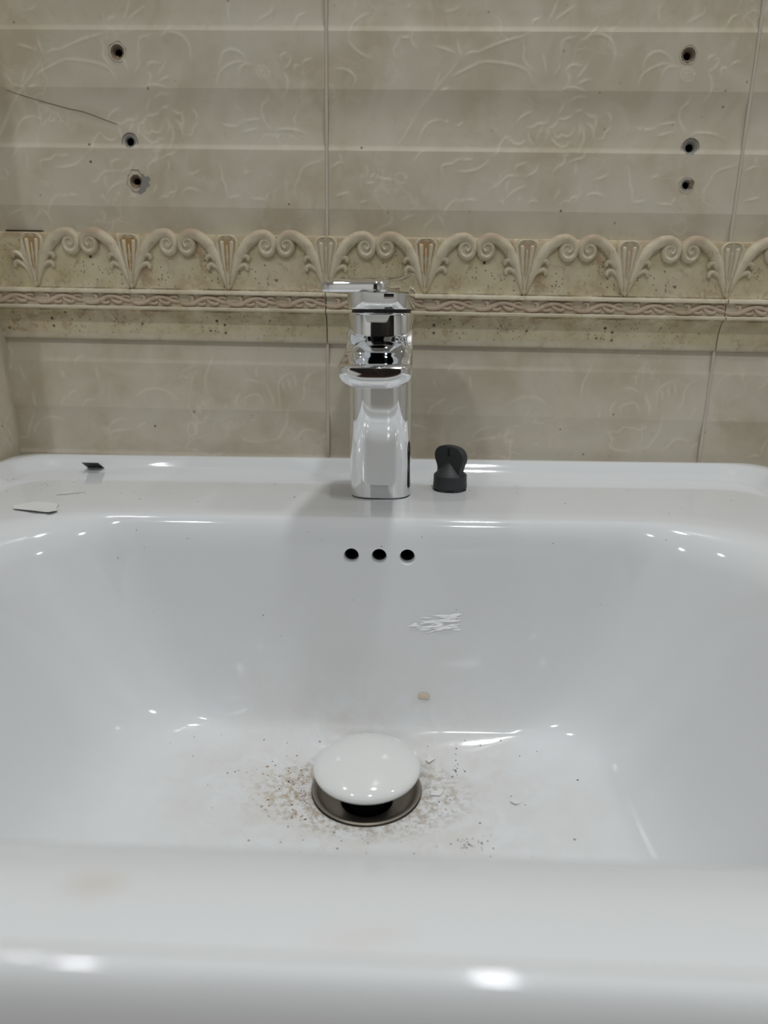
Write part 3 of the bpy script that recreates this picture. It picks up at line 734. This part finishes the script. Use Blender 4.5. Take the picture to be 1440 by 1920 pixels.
# handle: cap block and flat lever
LT = R(-9)
handle = link('handle', column('handle', .0213, .0216, [(.1240, .0014), (.1244, .0004), (.1252, 0), (.1380, 0), (.1410, .0006)]), M['chrome'], faucet, (0, 0, 0), (0, 0, LT))
def lever_mesh():
    hw0, hw1, L0, L1 = .0216, .0192, .0216, -.0835
    pl = []
    for a in np.linspace(0, 180, 25):          # rounded back over the cap
        c, s = math.cos(R(a)), math.sin(R(a))
        pl.append((hw0 * math.copysign(abs(c) ** (2 / 3.1), c), L0 * abs(s) ** (2 / 3.1)))
    for y in np.linspace(-.004, L1 + .008, 14):
        t = -y / -(L1); t = (-y) / (-L1); pl.append((-(hw0 + (hw1 - hw0) * t), y))
    for a in np.linspace(180, 270, 9)[1:]:
        pl.append((-(hw1 - .007) + .007 * math.cos(R(a)), L1 + .007 + .007 * math.sin(R(a))))
    for x in np.linspace(-(hw1 - .007), hw1 - .007, 8)[1:-1]: pl.append((x, L1))
    for a in np.linspace(270, 360, 9)[:-1]:
        pl.append(((hw1 - .007) + .007 * math.cos(R(a)), L1 + .007 + .007 * math.sin(R(a))))
    for y in np.linspace(L1 + .008, -.004, 14):
        t = (-y) / (-L1); pl.append((hw0 + (hw1 - hw0) * t, y))
    pl = np.array(pl); c = np.array([0, -.031])
    zt = lambda y: .1478 + (y - .0216) * (.1478 - .1388) / (.0216 + .0835)
    zb = lambda y: .1335 - .0003 * (y / -.0835) if y < -.02 else .1335
    ring = []
    def at(ins, f):
        q = []
        for p in pl:
            d = p - c; l = np.linalg.norm(d); e = p - d / l * ins
            q.append((e[0], e[1], f(p[1])))
        return q
    ring.append(at(.0030, lambda y: zb(y))); ring.append(at(.0010, lambda y: zb(y) + .0003)); ring.append(at(.0, lambda y: zb(y) + .0014))
    ring.append(at(.0, lambda y: zt(y) - .0010)); ring.append(at(.0004, lambda y: zt(y) - .0003)); ring.append(at(.0012, lambda y: zt(y)))
    return loft('lever', ring, ang=35)
link('lever', lever_mesh(), M['chrome'], handle)

# ================================================================ aerator key
key = tag(empty('aerator_key', (.0503, -.0672, D), (0, 0, R(-42))), 'small charcoal plastic aerator key standing on the basin deck', 'tool')
kn = 48
rg = []
for z, r, cutz in ((0, .0118, 1), (.0016, .0118, 1), (.0017, .0121, 0), (.0045, .0121, 0), (.0050, .0119, 0), (.0108, .0118, 0), (.0114, .0114, 0)):
    rg.append([((r - (.0016 if cutz and (j % 8) < 3 else 0)) * math.cos(2 * math.pi * j / kn), (r - (.0016 if cutz and (j % 8) < 3 else 0)) * math.sin(2 * math.pi * j / kn), z) for j in range(kn)])
link('socket', loft('socket', rg, ang=30), M['key'], key)
link('shoulder', lathe('shoulder', [(.0114, .0112), (.0108, .0118), (.0026, .0200), (.0002, .0207)], 48, cap0=True, cap1=True), M['key'], key)
# thumb grip: a rounded bow with a slot, real thickness
bow = [(-.0108, .0105), (-.0104, .0145), (-.0112, .0178), (-.0128, .0214), (-.0131, .0252), (-.0112, .0288), (-.0072, .0312), (0, .0320), (.0072, .0312), (.0112, .0288), (.0131, .0252), (.0128, .0214), (.0112, .0178), (.0104, .0145), (.0108, .0105)]
bw = catmull(bow, 4)
sl = [(.0011 * math.cos(a), .0272 + (.0022 if math.sin(a) > 0 else -.0022) + .0008 * math.sin(a)) for a in np.linspace(0, 2 * math.pi, 12, endpoint=False)]
bm = bmesh.new()
def extr(loop_outer, loop_in, y0, y1, bev):
    n = len(loop_outer); c = np.array([0, .021])
    vv = []
    for y, ins in ((y0, bev), (y0 + bev, 0), (y1 - bev, 0), (y1, bev)):
        row = []
        for p in loop_outer:
            d = np.array(p) - c; e = np.array(p) - d / np.linalg.norm(d) * ins
            row.append(bm.verts.new((e[0], y, e[1])))
        vv.append(row)
    for a in range(3):
        for j in range(n):
            k = (j + 1) % n; bm.faces.new((vv[a][j], vv[a][k], vv[a + 1][k], vv[a + 1][j]))
    m = len(loop_in)
    iv = [[bm.verts.new((p[0], y, p[1])) for p in loop_in] for y in (y0, y1)]
    for j in range(m):
        k = (j + 1) % m; bm.faces.new((iv[0][j], iv[0][k], iv[1][k], iv[1][j]))
    for row, ir in ((vv[0], iv[0]), (vv[3], iv[1])):
        ed = []
        for L_ in (row, ir):
            for j in range(len(L_)):
                ed.append(bm.edges.get((L_[j], L_[(j + 1) % len(L_)])))
        bmesh.ops.triangle_fill(bm, edges=ed, use_beauty=True)
extr(bw, sl, -.0027, .0027, .0006)
bmesh.ops.recalc_face_normals(bm, faces=bm.faces)
gm = bpy.data.meshes.new('grip'); bm.to_mesh(gm); bm.free(); smooth(gm, 30)
link('grip', gm, M['key'], key)

# ================================================================ loose bits on the basin
def sheet(name, pts, thick, zfun, mat, loc, rz, label, cat):
    """a thin curled scrap: outline pts in metres, zfun lifts it"""
    n = len(pts); c = np.mean(pts, axis=0)
    v = []
    for off in (0, thick):
        for p in pts: v.append((p[0], p[1], zfun(p[0], p[1]) + off))
        for p in pts:
            q = (np.array(p) + c) / 2; v.append((q[0], q[1], zfun(q[0], q[1]) + off))
        v.append((c[0], c[1], zfun(c[0], c[1]) + off))
    m = 2 * n + 1; f = []
    for o in (0, m):
        for j in range(n):
            k = (j + 1) % n
            f.append((o + j, o + k, o + n + k, o + n + j)); f.append((o + n + j, o + n + k, o + 2 * n))
    for j in range(n):
        k = (j + 1) % n; f.append((j, k, m + k, m + j))
    o = link(name, pydata(name, v, f, 60), mat)
    o.location = loc; o.rotation_euler = (0, 0, rz)
    return tag(o, label, cat)
def onbasin(x, y, dz_=0.0002):
    h, _ = drop(x, y); return (h.x, h.y, D + h.z + dz_)
sheet('plastic_scrap', [(-.0080, -.0105), (.0058, -.0105), (.0082, .0095), (-.0046, .0100)], .0003, lambda x, y: .0002 + .0001 * math.cos(x * 300), M['film'], onbasin(-.2262, -.0255, .0001), R(4),
      'small black square of plastic film on the back left rim', 'scrap')
sc_ = [o for o in COL.objects if o.name == 'plastic_scrap'][0]
_, nn = drop(-.2262, -.0255)
sc_.rotation_euler = (Vector((nn.x, nn.y, abs(nn.z))).to_track_quat('Z', 'Y') @ Matrix.Rotation(R(4), 3, 'Z').to_quaternion()).to_euler()
fl = [(-.020, -.001), (-.014, -.0075), (-.006, -.0090), (.004, -.0115), (.012, -.0110), (.0155, -.0125), (.017, -.0065), (.010, .002), (.006, .010), (-.004, .014), (-.013, .012), (-.018, .006)]
sheet('paint_flake', fl, .0003, lambda x, y: 0.0004 + .0012 * max(0, -y / .0125) + .0004 * math.sin(x * 500), M['flake'], onbasin(-.2155, -.134, .0), R(-10),
      'curled flake of off-white paint lying on the left of the deck', 'paint flake')
sheet('paint_sliver', [(-.0085, -.0028), (-.002, -.0006), (.005, .0036), (.0082, .0068), (.0074, .0072), (.004, .0046), (-.003, .0006), (-.0088, -.0018)], .0003, lambda x, y: .0008 + .0004 * math.sin(x * 300), M['flake'], onbasin(-.213, -.0985, .0), 0,
      'thin curled paint sliver behind the larger flake on the deck', 'paint flake')
hp, hn = back_wall(.0327, -.1095)
ps = sheet('paper_scrap', [(-.0036, -.0016), (.0030, -.0022), (.0040, .0002), (.0016, .0020), (-.0030, .0018)], .0003, lambda x, y: .0003 + .0003 * math.cos(x * 700), M['paper'], (0, 0, 0), 0,
      'tiny yellowish paper scrap stuck low on the back of the bowl', 'scrap')
if hn.y > 0: hn = -hn
ps.matrix_world = Matrix.Translation(Vector((hp.x, hp.y, hp.z + D)) + hn * .0003) @ hn.to_track_quat('Z', 'Y').to_matrix().to_4x4()
for (x, y, r, rot), lab in zip([(.040, -.2195, .0042, .3), (.0365, -.190, .0038, 1.2), (.083, -.2295, .003, -.3)],
                               ['clear plaster chip right beside the drain flange', 'thin pale chip behind the stopper on its right', 'small pale chip alone on the right of the bowl floor']):
    sheet('plaster_chip', [(-r, -r * .25), (r * .2, -r * .8), (r, r * .1), (r * .1, r * .3), (-r * .6, r * .5)], .0003, lambda a, b: .0003 + .0002 * math.cos(a * 900), M['flake'], onbasin(x, y), rot, lab, 'chip')

rnd = random.Random(7)
def specks(n, gen, smin, smax):
    v, f = [], []
    for _ in range(n):
        x, y = gen()
        h, nr = drop(x, y)
        if h is None: continue
        s = rnd.uniform(smin, smax) * (1.6 if rnd.random() < .12 else 1); b = len(v); a = rnd.uniform(0, 6.28); el = rnd.uniform(.7, 1.8)
        for k in range(6):
            g = 2 * math.pi * k / 6
            px, py = s * el * math.cos(g), s * math.sin(g)
            v.append((h.x + px * math.cos(a) - py * math.sin(a), h.y + px * math.sin(a) + py * math.cos(a), h.z + .00002))
        v.append((h.x, h.y, h.z + s * .7))
        for k in range(6): f.append((b + k, b + (k + 1) % 6, b + 6))
    return v, f
def around():
    while True:
        x = rnd.gauss(-.012, .062); y = rnd.uniform(-.285, -.176)
        if math.hypot(x - DRAIN[0], y - DRAIN[1]) > .034 and abs(x) < .125: return x, y
def leftside():
    while True:
        a = rnd.gauss(math.pi * 1.02, .35); r = .034 + abs(rnd.gauss(0, .014))
        return DRAIN[0] + r * math.cos(a), DRAIN[1] + r * math.sin(a)
def cluster(cx, cy, s):
    return lambda: (rnd.gauss(cx, s), rnd.gauss(cy, s * .8))
parts = [specks(80, around, .00022, .00052), specks(60, leftside, .00018, .00042), specks(34, cluster(.0565, -.2605, .0042), .00018, .0004), specks(9, cluster(.0515, -.2005, .003), .0003, .0006),
         specks(24, lambda: (rnd.uniform(-.27, .26), rnd.uniform(-.13, -.045)), .0002, .00045), specks(22, lambda: (rnd.uniform(-.2, .2), rnd.uniform(-.16, -.145)), .0002, .0004), specks(20, lambda: (rnd.uniform(-.28, -.2), rnd.uniform(-.1, -.05)), .0002, .0004)]
g = link('grit', join('grit', parts, None), M['grit'], None, (0, 0, D))
tag(g, 'dark specks of grit scattered over the basin', 'dirt', kind='stuff')
g2 = link('rusty_grit', join('rusty_grit', [specks(26, leftside, .0003, .0007), specks(8, around, .0003, .0008)], None), M['rustgrit'], None, (0, 0, D))
tag(g2, 'rusty brown crumbs of dirt beside the drain', 'dirt', kind='stuff')

# painted highlight: white streaks for light glinting on a wet smear in the bowl
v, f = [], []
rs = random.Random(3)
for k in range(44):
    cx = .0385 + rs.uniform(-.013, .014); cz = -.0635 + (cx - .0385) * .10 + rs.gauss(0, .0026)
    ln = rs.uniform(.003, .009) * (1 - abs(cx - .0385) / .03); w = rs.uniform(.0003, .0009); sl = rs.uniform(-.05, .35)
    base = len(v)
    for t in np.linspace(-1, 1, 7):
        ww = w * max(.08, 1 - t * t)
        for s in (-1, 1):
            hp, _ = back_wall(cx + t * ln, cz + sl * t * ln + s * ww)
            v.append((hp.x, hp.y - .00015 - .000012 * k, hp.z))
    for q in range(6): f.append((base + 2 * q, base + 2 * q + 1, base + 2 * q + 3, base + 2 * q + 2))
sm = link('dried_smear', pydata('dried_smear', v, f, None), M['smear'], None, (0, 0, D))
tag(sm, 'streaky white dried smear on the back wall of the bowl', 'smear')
